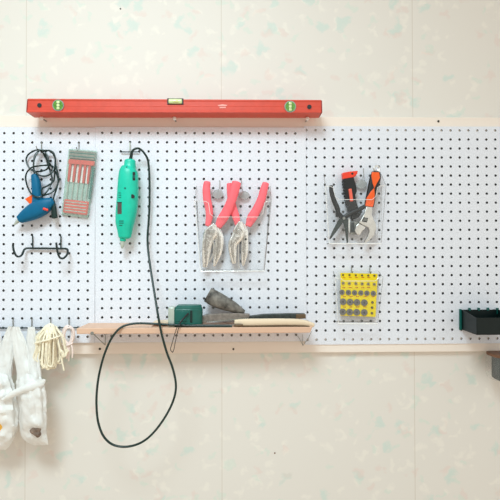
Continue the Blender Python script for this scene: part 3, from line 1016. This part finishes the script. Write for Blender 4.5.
wr = thing('adjustable_wrench', P(368, 242, -20), 'adjustable wrench with an orange and black grip in the clear pocket', 'wrench')
b = BM()
loft(b, [(376.0, 172.4, 4.6, -22, 6), (375.2, 178, 5.6, -22, 7), (373.0, 187, 5.2, -22, 7.2), (371.2, 195, 5.0, -22, 7.2), (369.6, 203, 5.0, -22, 7), (369.0, 206.6, 4.6, -22, 6)], power=3)
build('grip', b, M['black'], wr)
b = BM()
for pl_ in ([(372.2, 171.8), (379.4, 172.2), (380.2, 178.0), (376.8, 183.6), (374.4, 188.6), (372.6, 183), (371.6, 176)], [(374.4, 187.4), (375.0, 194), (374.2, 203), (373.0, 207.0), (365.4, 205.8), (366.8, 198), (370.4, 192)]):
    prism(b, pl_, -30, -22)
build('grip_inlay', b, M['orange'], wr, bevel=0.0015, label='orange inlay of the grip')
b = BM()
cx, cy = 376.6, 168.6
ptube(b, [(cx + 2.6 * math.cos(a * math.pi / 6), cy + 2.6 * math.sin(a * math.pi / 6), -22) for a in range(13)], 0.0026, seg=8, n=2)
build('hanging_ring', b, M['steel'], wr)
b = BM()
prism(b, [(366.4, 205.6), (372.8, 206.8), (371.8, 214.4), (373.6, 219.0), (376.0, 223.4), (376.4, 229.0), (374.0, 235.6), (369.6, 240.6), (365.4, 243.4), (364.2, 242.4), (367.8, 236.6), (369.4, 231.2), (368.4, 227.4), (363.6, 225.2), (359.0, 222.4), (361.4, 219.0), (364.4, 213.6)], -27, -17)
build('head', b, M['steel'], wr, bevel=0.0016, seg=3)
b = BM(); prism(b, [(358.6, 222.8), (363.8, 225.8), (366.0, 227.8), (362.4, 231), (360.6, 235.0), (357.2, 235.0), (354.8, 230.6), (356.2, 226)], -26, -18)
build('movable_jaw', b, M['steel'], wr, bevel=0.0016, seg=3)
b = BM(); prism(b, [(363.4, 217.0), (368.2, 218.0), (367.0, 222.6), (362.0, 221.4)], -28, -17)
kk = build('adjusting_screw', b, M['black'], wr, bevel=0.001)
for i in range(3):
    b = BM(); prism(b, [(363.9 + i * 1.2, 218.2), (364.6 + i * 1.2, 218.3), (364.0 + i * 1.2, 221.2), (363.3 + i * 1.2, 221.0)], -29, -27)
    build('thread', b, M['zinc'], kk)

# ------------------------------------------------------------------ yellow accessory card
YK = -12.0
card = thing('accessory_card', P(358, 316, YK), 'yellow card of grey rotary tool discs standing in a clear pocket', 'accessory card')
b = BM(); prism(b, [(340.6, 272.8), (377.8, 273.8), (375.6, 317.0), (340.6, 315.6)], YK, YK + 2.5)
build('backing', b, M['yellow'], card, bevel=0.0004)
rng = random.Random(3)
for y, xs in ((277.6, (343.4, 349.8, 356, 362.3, 368.4)), (287.6, (343.2, 349.6, 356, 362.2, 368)), (296.6, (344, 350.6, 357, 364.6, 372.6)), (307.0, (343.8, 350.4, 357.2, 364.4))):
    b = BM()
    for x in xs:
        for dx in (-0.9, 0.2, 1.2):
            h = rng.uniform(0.5, 0.9)
            prism(b, [(x + dx, y - h / 2), (x + dx + 0.8, y - h / 2), (x + dx + 0.8, y + h / 2), (x + dx, y + h / 2)], YK - 0.4, YK + 1)
    build('printed_marks', b, M['cardred'], card, smooth=False)

ordn = ['leftmost', 'second from left', 'third from left', 'fourth from left', 'fifth from left', 'rightmost']


def disc_row(xs, y, r, name_, rowname, cat, m1, m2, grp, first=None, dy=0.0):
    n = len(xs)
    p0 = None
    for i, x in enumerate(xs):
        w_ = 'rightmost' if i == n - 1 else ordn[i]
        lab = '%s %s on the yellow card' % (w_, rowname)
        yy = y + dy * i
        if p0 is None:
            p0 = P(x, yy, YK - 1)
            o = thing(name_, p0, lab, cat, grp)
            b = BM(); disc(b, x, yy, r, YK - 3, YK - 0.2, seg=20)
            build('plate', b, M[m1], o, bevel=0.0004)
            b = BM(); disc(b, x, yy, r * 0.3, YK - 4, YK - 2.5, seg=12)
            build('hub', b, M[m2], o)
            first = o
        else:
            clone(first, P(x, yy, YK - 1) - p0, lab)


disc_row((342.1, 348.5, 354.7, 360.9, 367.0, 373.4), 292.3, 2.6, 'abrasive_disc', 'grey disc in the upper row of six', 'disc', 'disc', 'discdark', 'grey discs on the yellow card', dy=0.22)
disc_row((343.2, 350.2, 357.1, 364.4), 301.8, 3.3, 'abrasive_disc', 'large grey disc in the middle row of four', 'disc', 'disc', 'discdark', 'grey discs on the yellow card', dy=0.3)
disc_row((342.9, 349.8, 356.8, 364.3), 311.9, 3.3, 'abrasive_disc', 'large grey disc in the bottom row of four', 'disc', 'disc', 'discdark', 'grey discs on the yellow card', dy=0.2)
disc_row((343.3, 349.4, 356.0, 362.2, 368.4, 374.4), 283.2, 1.5, 'polishing_bit', 'small bit in the second row of bits', 'tool bit', 'bitgrey', 'bitdark', 'small bits on the yellow card', dy=0.2)
disc_row((343.2, 349.6, 355.9, 362.2, 368.4, 374.6), 274.9, 0.95, 'polishing_bit', 'tiny dark bit in the topmost row', 'tool bit', 'bitdark', 'bitgrey', 'small bits on the yellow card', dy=0.15)
p0 = None
for (x, y, r), w_ in zip(((372.6, 302.4, 1.0), (372.2, 307.6, 1.0), (372.0, 313.2, 1.2)), ('topmost', 'middle', 'lowest')):
    lab = '%s of three tiny bits down the right edge of the yellow card' % w_
    if p0 is None:
        p0 = P(x, y, YK - 1)
        first = thing('polishing_bit', p0, lab, 'tool bit', 'small bits on the yellow card')
        b = BM(); disc(b, x, y, 1.2, YK - 2.5, YK - 0.2, seg=12); build('plate', b, M['bitdark'], first)
        b = BM(); disc(b, x, y, 0.5, YK - 3.5, YK - 2, seg=8); build('hub', b, M['bitgrey'], first)
    else:
        clone(first, P(x, y, YK - 1) - p0, lab)

# ------------------------------------------------------------------ things on the shelf
def zshelf(px, py, y):
    p = P(px, py, y); p.z = zs
    return p


# tape measure
tm = thing('tape_measure', zshelf(185, 324, -62), 'dark green tape measure with a silver end standing on the wooden shelf', 'tape measure')
YT = -80


def tbox(b, x0, x1, top, yf, yb, taper=0.0):
    a, c = P(x0, top, yf), P(x1, top, yf)
    hexa(b, [(a.x, yf / 1000, zs), (c.x, yf / 1000, zs), (c.x, yf / 1000, c.z), (a.x, yf / 1000, a.z)],
         [(a.x, yb / 1000, zs), (c.x, yb / 1000, zs), (c.x, yb / 1000, c.z), (a.x, yb / 1000, a.z)])


b = BM()
top = P(185, 308.8, YT).z
xa, xb_ = P(174, 310, YT).x, P(201.6, 310, YT).x
xs = [(xa, 0), (P(190, 310, YT).x, 0), (P(198, 310, YT).x, 5), (xb_, 14), (xb_ + 0.001, 28), (P(199, 310, YT).x, 40), (P(186, 310, YT).x, 44), (xa, 44)]
hexa(b, [(x, (YT + d) / 1000, zs) for x, d in xs], [(x, (YT + d) / 1000, top) for x, d in xs])
build('body', b, M['tapegreen'], tm, bevel=0.004, seg=3)
b = BM()
xm = sum(x for x, d in xs) / len(xs)
in_ = lambda k, h: [(xm + (x - xm) * k, (YT + 22 + (d - 22) * k) / 1000, h) for x, d in xs]
hexa(b, in_(0.97, top - 0.002), in_(0.86, top + 0.008))
build('top_cover', b, M['tapegreen'], tm, bevel=0.002, seg=2)
b = BM(); tbox(b, 168.0, 174.4, 307.4, YT + 2, YT + 42)
e = build('end_piece', b, M['silverplastic'], tm, bevel=0.0025, seg=3, label='silver end piece')
b = BM(); a = P(167.2, 321, YT + 12); c = P(168.4, 321, YT + 12)
box(b, a.x, c.x, (YT + 12) / 1000, (YT + 32) / 1000, zs + 0.001, zs + 0.009)
build('tape_hook', b, M['steel'], e)
b = BM(); prism(b, [(175.6, 311.5), (188.2, 311.6), (188.0, 321.6), (175.4, 321.6)], YT - 1.2, YT + 2)
build('face_plate', b, M['tealdark'], tm, bevel=0.001)
b = BM(); prism(b, [(190.0, 310.5), (192.2, 310.5), (192.2, 322.4), (190.0, 322.6)], YT - 1.4, YT + 3)
build('grip_bar', b, M['cord'], tm, bevel=0.0008)
b = BM()
for dx in (-0.7, 0.7):
    ptube(b, [(188.2 + dx * 0.3, 313.6, -84), (184.0 + dx, 318, -90), (180 + dx, 323.0, -96), (177.4 + dx * 1.4, 329, -97), (175.4 + dx * 1.8, 336, -97), (173.4 + dx * 2.2, 344, -97), (172.2 + dx * 2.4, 349.6, -97), (172.6, 352.4, -97)], 0.0009, seg=7)
ptube(b, [(188.4, 313.2, -83), (184.4, 317.6, -90), (180.2, 322.8, -96)], 0.0022)
build('wrist_strap', b, M['black'], tm, label='thin black wrist strap hanging over the shelf edge')

# rolled grey emery sheet
rl = thing('emery_roll', zshelf(226, 322, -40), 'dark grey rolled sheet leaning on the flat bars behind the tape measure', 'roll')
b = BM()
loft(b, [(207.6, 294.6, 7.6, -38, 17), (213, 297.6, 8.0, -38, 17), (221, 301.6, 7.6, -38, 16), (230, 305.6, 6.2, -38, 13), (237, 308.8, 4.4, -38, 9), (244.2, 311.6, 1.7, -38, 4)], power=2.2, round0=False)
build('sheet', b, M['roll'], rl)

# flat grey rasp under it
rs = thing('rasp', zshelf(225, 322, -40), 'taupe flat rasp lying under the grey roll on the shelf', 'rasp')
b = BM()
prism(b, [(199.5, 317.6), (206, 315.0), (222, 313.6), (238, 313.4), (250, 314.6), (249, 318), (232, 319.8), (216, 321.4), (199.5, 323.2)], -52, -28)
build('blade', b, M['rasp'], rs, bevel=0.0015)
b = BM()
for k in range(22):
    x = 207 + k * 1.9
    y = 321.8 - k * 0.17
    prism(b, [(x, y), (x + 1.3, y - 0.12), (x + 0.7, y + 0.8)], -53.5, -48)
build('teeth', b, M['silverplastic'], rs, smooth=False)

# dark flat file
ff = thing('flat_file', zshelf(270, 320, -45), 'dark grey flat file lying behind the pale wooden handle on the shelf', 'file')
b = BM(); prism(b, [(233, 319.4), (250, 316.4), (264, 314.6), (290, 313.9), (304.8, 313.9), (305.4, 318.6), (290, 319.6), (262, 319.8), (240, 320.4)], -50, -30)
build('blade', b, M['filedark'], ff, bevel=0.001)
b = BM(); prism(b, [(296, 314.2), (305.8, 314.2), (306, 318.6), (296, 319.0)], -52, -28)
build('tang_end', b, M['brown'], ff, bevel=0.001)

# file with a long pale handle
hf = thing('handled_file', zshelf(275, 325, -70), 'thin file with a long pale wooden handle along the shelf edge', 'file')
b = BM()
loft(b, [(235.4, 322.6, 3.0, -72, 7), (244, 322.4, 3.6, -72, 8.5), (262, 322.2, 3.6, -72, 9), (284, 322.0, 3.5, -72, 9), (302, 322.6, 3.2, -72, 9), (313.4, 325.0, 2.0, -72, 8)], power=3)
build('handle', b, M['paddle'], hf, label='long pale wooden handle')
b = BM(); loft(b, [(234.8, 325.2, 1.5, -84, 3), (238.4, 325.2, 1.6, -84, 3.4), (242.4, 325.2, 1.3, -84, 3)], power=2.5)
build('ferrule', b, M['brown'], hf)
b = BM(); prism(b, [(191, 324.6), (236, 324.4), (236, 325.8), (191, 325.4)], -82, -78)
build('blade', b, M['rasp'], hf, bevel=0.0004)
b = BM(); prism(b, [(242, 327.0), (309, 326.4), (311, 327.4), (242, 328.0)], -88, -70)
tag(build('thin_strip', b, M['brown'], smooth=False, loc=zshelf(276, 327, -80)), 'thin dark brown strip under the pale wooden handle', 'strip')
b = BM(); prism(b, [(150.6, 324.8), (152.6, 322.4), (168.0, 321.8), (168.4, 325.4)], -70, -30)
tag(build('wood_offcut', b, M['paddle'], smooth=False, bevel=0.001, loc=zshelf(160, 325, -50)), 'small pale wood offcut left of the tape measure on the shelf', 'offcut')

# ------------------------------------------------------------------ left: hook rail, bags and string
rail = thing('hook_rail', P(35, 328, -5), 'dark wire rail with upright pegs across the lower left of the pegboard', 'hook rail')
b = BM(); ptube(b, [(-14, 328.2, -6), (80, 327.6, -6)], 0.0018, smooth=False)
build('bar', b, M['wireblack'], rail)
for x in (-5.6, 13.0, 31.8, 50.6, 69.0):
    b = BM(); ptube(b, [(x, 318.6, 4), (x, 318.8, -4), (x, 328, -5)], 0.0014, smooth=False)
    build('peg', b, M['zinc'], rail)
    b = BM(); ptube(b, [(x, 328, -6), (x - 0.2, 328.2, -34), (x - 0.2, 327.6, -40), (x - 0.2, 326, -43)], 0.0014)
    build('prong', b, M['zinc'], rail)


def bag_body(b, rows, seg=56, amp=1.0, seed=0, pleat=0.10):
    """rows: py, left px, right px, centre depth mm, half depth mm"""
    rr = crom([tuple(map(float, r)) for r in rows], 6)
    rings = []
    for j, (py, xl_, xr_, yc, hd) in enumerate(rr):
        cx, hw = (xl_ + xr_) / 2, max((xr_ - xl_) / 2, 0.4)
        ring = []
        for k in range(seg):
            a = 2 * math.pi * k / seg
            v = py / 9.0
            nz = noise.noise(Vector((math.cos(a) * 1.6 + seed, math.sin(a) * 1.6, v * 0.55))) * 0.10 + 0.05 * math.sin(a * 7 + seed + 0.6 * v) * noise.noise(Vector((a, v, seed))) + 0.05 * noise.noise(Vector((math.cos(a) * 4 + seed, math.sin(a) * 4, v * 2)))
            gather = pleat * max(0.25, 1 - j / (0.9 * len(rr)))
            nz += gather * (math.sin(a * 9 + seed + 2.2 * noise.noise(Vector((v * 0.35, seed, a))))) + 0.06 * noise.noise(Vector((math.cos(a) * 7 + seed, math.sin(a) * 7, v * 3.2 + math.sin(a * 3))))
            q = 1 + amp * nz
            ring.append(b.verts.new(P(cx + hw * math.cos(a) * q, py + 0.9 * noise.noise(Vector((math.cos(a) * 2, math.sin(a) * 2, v + seed))), min(yc + hd * math.sin(a) * q * (1 + amp * 0.35 * noise.noise(Vector((a * 1.4, v * 1.2, seed + 5)))), 4))))
        rings.append(ring)
    for p, q in zip(rings, rings[1:]):
        for k in range(seg):
            b.faces.new((p[k], p[(k + 1) % seg], q[(k + 1) % seg], q[k]))
    b.faces.new(rings[0][::-1]); b.faces.new(rings[-1])


bag = thing('plastic_bag', P(2, 449, -45), 'white plastic bag cut off by the frame edge, with something yellow inside', 'bag', 'white plastic bags on the hook rail')
b = BM(); bag_body(b, [(374, -16, 9, -40, 14), (384, -20, 13, -44, 24), (396, -24, 16, -46, 30), (410, -26, 18.6, -48, 32), (426, -26, 18.6, -48, 32), (438, -23, 15, -47, 28), (446, -16, 9, -46, 20), (449.5, -8, 5, -46, 8)], seed=1.7)
build('pouch', b, M['bag'], bag)
for rows in ([(-5.6, 326.6, 3.5, -36, 3), (-6, 342, 7.0, -32, 4), (-7, 358, 9.0, -34, 5), (-7, 378, 10.0, -40, 9)],
             [(12.0, 326.6, 3.4, -38, 3), (9.5, 340, 6.4, -33, 4), (6.0, 358, 8.0, -36, 5), (2.0, 380, 9.4, -42, 9)]):
    b = BM(); bag_body(b, [(py, px - hw, px + hw, yc, hd + 2) for px, py, hw, yc, hd in rows], amp=1.2, seed=rows[0][0], pleat=0.13)
    build('handle', b, M['bag'], bag)
b = BM(); sphere(b, P(-1, 421, -66), 0.020, 0.95, 0.8, 1.5)
tag(build('yellow_packet', b, M['yellowstuff'], loc=P(-1, 430, -66)), 'yellow packet bulging out of the bag at the frame edge', 'packet')

bag = thing('plastic_bag', P(34, 445, -60), 'white plastic bag hanging below the cream rope, dark object at its bottom', 'bag', 'white plastic bags on the hook rail')
b = BM(); bag_body(b, [(368, 24, 36, -46, 10), (376, 20, 40, -52, 18), (385, 17, 44, -58, 26), (396, 18, 46, -60, 30), (410, 19.5, 46.4, -60, 30), (424, 20, 46.6, -60, 28), (434, 21.6, 47.0, -58, 24), (441, 26, 48.0, -57, 16), (445, 34, 48.4, -57, 6)], seed=4.3)
build('pouch', b, M['bag'], bag)
for rows in ([(16.0, 327.0, 3.0, -47, 3), (19.0, 340, 5.6, -48, 4), (22.0, 355, 7.2, -50, 6), (26, 380, 8.6, -56, 11)],
             [(31.4, 327.0, 3.0, -41, 3), (31.6, 340, 5.0, -42, 4), (32.4, 355, 6.4, -46, 6), (33.6, 380, 8.4, -54, 11)]):
    b = BM(); bag_body(b, [(py, px - hw, px + hw, yc, hd + 2) for px, py, hw, yc, hd in rows], amp=1.2, seed=rows[0][0], pleat=0.13)
    build('handle', b, M['bag'], bag)
b = BM(); loft(b, [(3, 399.5, 1.4, -78, 4), (12, 394.6, 3.0, -82, 6), (22, 389.8, 3.6, -86, 7), (32, 386.4, 4.4, -86, 8), (40, 383.4, 3.8, -78, 7), (44.5, 380.5, 1.8, -66, 5)], n=6, power=1.7)
build('knot_band', b, M['bag'], bag, label='twisted white film tied across the bag')
b = BM()
bmesh.ops.create_icosphere(b, subdivisions=3, radius=0.0125, matrix=Matrix.Translation(P(37.6, 432.5, -79)))
for v in b.verts:
    c_ = v.co - P(37.6, 432.5, -79)
    v.co = P(37.6, 432.5, -79) + c_ * (1 + 0.7 * noise.noise(c_ * 110)) * (1.0 + 0.3 * c_.z / 0.0125)
tag(build('dark_lump', b, M['bagstuff'], loc=P(37, 440, -79)), 'small grey-brown object showing at the bottom of the white bag', 'bag contents')

rp = thing('rope_hank', P(50, 367, -35), 'thick hank of cream rope hanging from the wire rail', 'rope')
b = BM()
R_ = random.Random(5)
NS = 30
for i in range(NS):
    u = i / (NS - 1) if i < 20 else R_.random()
    bx = 31.5 + 33.5 * u
    by = 356.5 + 14 * math.sin(math.pi * min(1, u * 0.9 + 0.06)) - R_.uniform(0, 4.5)
    wd = R_.uniform(1.6, 3.4)
    yy = -36 + R_.uniform(-22, 10)
    tx = 46 + u * 9
    mx_ = tx + (bx - tx) * (0.62 - 0.22 * u) - 2.2 * (0.5 - u)
    ptube(b, [(tx - 1.0, 327 + R_.uniform(-2, 1.5), -40), (mx_ - wd, 338, yy), (tx + (bx - tx) * 0.8 - wd, 349, yy - 3), (bx - wd * 0.9, by - 4, yy - 4), (bx, by, yy - 3), (bx + wd * 0.9, by - 3.2, yy), (tx + (bx - tx) * 0.8 + wd, 348, yy + 2), (mx_ + wd, 337, yy + 2), (tx + 1.0, 327 + R_.uniform(-2, 1.5), -38)], 0.0020, seg=7, n=4)
for i in range(7):
    ptube(b, [(44 + i * 1.9, 334, -52 + abs(i - 3) * 3), (46.0 + i * 1.3, 327, -42), (47.5 + i * 0.9, 323.8 + abs(i - 3) * 0.5, -30), (48 + i * 0.8, 326, -20), (47 + i, 334, -16)], 0.0028, seg=7, n=4)
build('strands', b, M['rope'], rp)
b = BM()
ptube(b, [(33, 344.5, -40), (38, 342.4, -58), (46, 340.4, -64), (54, 338, -62), (60, 336, -50), (61.5, 336, -36)], 0.0024, seg=7)
ptube(b, [(61.0, 356, -42), (62.4, 363, -42), (64.0, 370.6, -43)], 0.0022, seg=7)
build('tie', b, M['rope'], rp)

st = thing('string_loop', P(69, 350, -30), 'small bundle of pale pink string hanging beside the cream rope', 'string')
b = BM()
for i, (dx, dy, dz) in enumerate(((0, 0, 0), (1.1, 0.8, -3), (-1.0, -0.6, 3), (0.4, 1.6, -5))):
    ptube(b, [(68.4 + dx, 344.5 + dy, -34 + dz), (64.2 + dx, 339.5, -34 + dz), (63.6 + dx, 333.2 + dy, -36 + dz), (66.0 + dx, 327.4 + dy, -38 + dz), (69.4 + dx, 326.2 + dy, -38 + dz), (72.6 + dx, 329 + dy, -36 + dz), (73.0 + dx, 336 + dy, -34 + dz), (70.2 + dx, 344.0, -34 + dz)], 0.0021, seg=7)
build('loops', b, M['pinkrope'], st)
b = BM()
ptube(b, [(62.5, 344.4, -38), (67, 345.4, -42), (72.6, 343.0, -38), (69, 342.4, -30)], 0.0021, seg=7)
ptube(b, [(67.4, 345, -38), (67.6, 351, -38), (66.6, 358.6, -36)], 0.0021, seg=7)
ptube(b, [(71.0, 344, -38), (72.6, 350, -38), (72.2, 357.6, -36)], 0.0021, seg=7)
ptube(b, [(69.2, 345, -36), (69.0, 352, -36), (68.6, 361, -34)], 0.0021, seg=7)
build('tails', b, M['pinkrope'], st)

# ------------------------------------------------------------------ right: black bin and clear jar
bn = thing('parts_bin', P(485, 335, -45), 'black-green plastic parts bin hooked on the right side of the pegboard', 'bin')
y0, yf = 3.0, -84.0
q = [P(461.2, 309.6, y0), P(461.2, 329.6, y0)]
xL = P(476.6, 326, yf).x
xR = P(516, 326, yf).x
zbk, zft = q[0].z, P(477, 318.4, yf).z
zb = P(477, 335.0, yf).z
t = 0.0018
xLb, xRb = q[0].x, P(497.5, 310, y0).x


def wall4(b, a, c, d, e, off):
    hexa(b, [a, c, d, e], [Vector(p) + off for p in (a, c, d, e)])


b = BM()
wall4(b, (xLb, y0 / 1000, zb), (xL, yf / 1000, zb), (xL, yf / 1000, zft), (xLb, y0 / 1000, zbk), Vector((t, 0, 0)))
wall4(b, (xRb, y0 / 1000, zb), (xR, yf / 1000, zb), (xR, yf / 1000, zft), (xRb, y0 / 1000, zbk), Vector((-t, 0, 0)))
wall4(b, (xL, yf / 1000, zb), (xR, yf / 1000, zb), (xR, yf / 1000, zft), (xL, yf / 1000, zft), Vector((0, t, 0)))
wall4(b, (xLb, y0 / 1000, zb), (xRb, y0 / 1000, zb), (xRb, y0 / 1000, zbk), (xLb, y0 / 1000, zbk), Vector((0, -t, 0)))
wall4(b, (xLb, y0 / 1000, zb), (xRb, y0 / 1000, zb), (xR, yf / 1000, zb), (xL, yf / 1000, zb), Vector((0, 0, t)))
build('tub', b, M['bin'], bn, bevel=0.0006)
b = BM(); tube(b, [(xLb, y0 / 1000 - 0.001, zbk), (xL, yf / 1000, zft), (xR, yf / 1000, zft), (xRb, y0 / 1000 - 0.001, zbk)], 0.0014, smooth=False)
build('rim', b, M['bin'], bn)
for px, py, ph in ((460.8, 319.6, 10.4), (470.0, 309.4, 1.4), (479.2, 309.3, 1.4), (488.4, 309.2, 1.4), (498.0, 311.0, 3.0)):  # flange and tabs; the last puts the lit inner wall into lighter teal
    b = BM(); prism(b, [(px - 0.9, py - ph), (px + 0.9, py - ph), (px + 0.9, py + ph), (px - 0.9, py + ph)], -1, 5)
    build('tab_and_lit_wall', b, M['tealdark'], bn, bevel=0.0004)

jr = thing('clear_jar', P(500, 379, -30), 'clear plastic jar at the right frame edge under the bottom batten', 'jar')
b = BM(); loft(b, [(502, 355.6, 12.0, -28, 30), (502, 360, 13.0, -28, 32), (502, 373, 13.0, -28, 32), (502, 378.4, 12.2, -28, 30)], power=4, seg=36, round0=False, round1=False)
build('shell', b, M['jar'], jr)
b = BM(); loft(b, [(502, 353.0, 12.4, -28, 31), (502, 355.8, 12.4, -28, 31)], power=4, seg=36, round0=False, round1=False)  # thin brown band along the top of the jar
build('lid', b, M['rust'], jr, bevel=0.0006, label='thin rust-brown band along the top')
b = BM(); loft(b, [(504.5, 357.0, 10.0, -30, 24), (504.5, 377.2, 10.0, -30, 24)], power=5, seg=32)
tag(build('dark_block', b, M['darkgrey'], bevel=0.0005, loc=P(503, 377.5, -30)), 'dark grey block inside the clear jar at the right edge', 'jar contents')

# ------------------------------------------------------------------ nails and screws
def nail(px, py, y, r, label, m='nailgrey', grp='nail and screw heads'):
    o = thing('nail', P(px, py, y), label, 'nail', grp)
    b = BM(); disc(b, px, py, r, y - 1.4, y + 0.2, seg=14)
    build('head', b, M[m], o, bevel=0.0004)
    b = BM(); ptube(b, [(px, py, y), (px, py, y + 8)], 0.0008, smooth=False)
    build('shank', b, M[m], o)


nail(438.6, 121.2, 8, 1.15, 'nail in the top batten above the right pegboard')
nail(233.4, 349.2, 8, 1.0, 'nail in the bottom batten under the middle of the shelf')
nail(99.8, 349.0, 8, 1.2, 'screw head in the bottom batten under the left shelf bracket')
nail(120.4, 8.6, WALL_Y, 0.8, 'tiny grey nail high on the wallpaper above the spirit level')
nail(274.8, 453.2, WALL_Y, 0.8, 'tiny reddish nail low on the wallpaper below the shelf', 'rust')
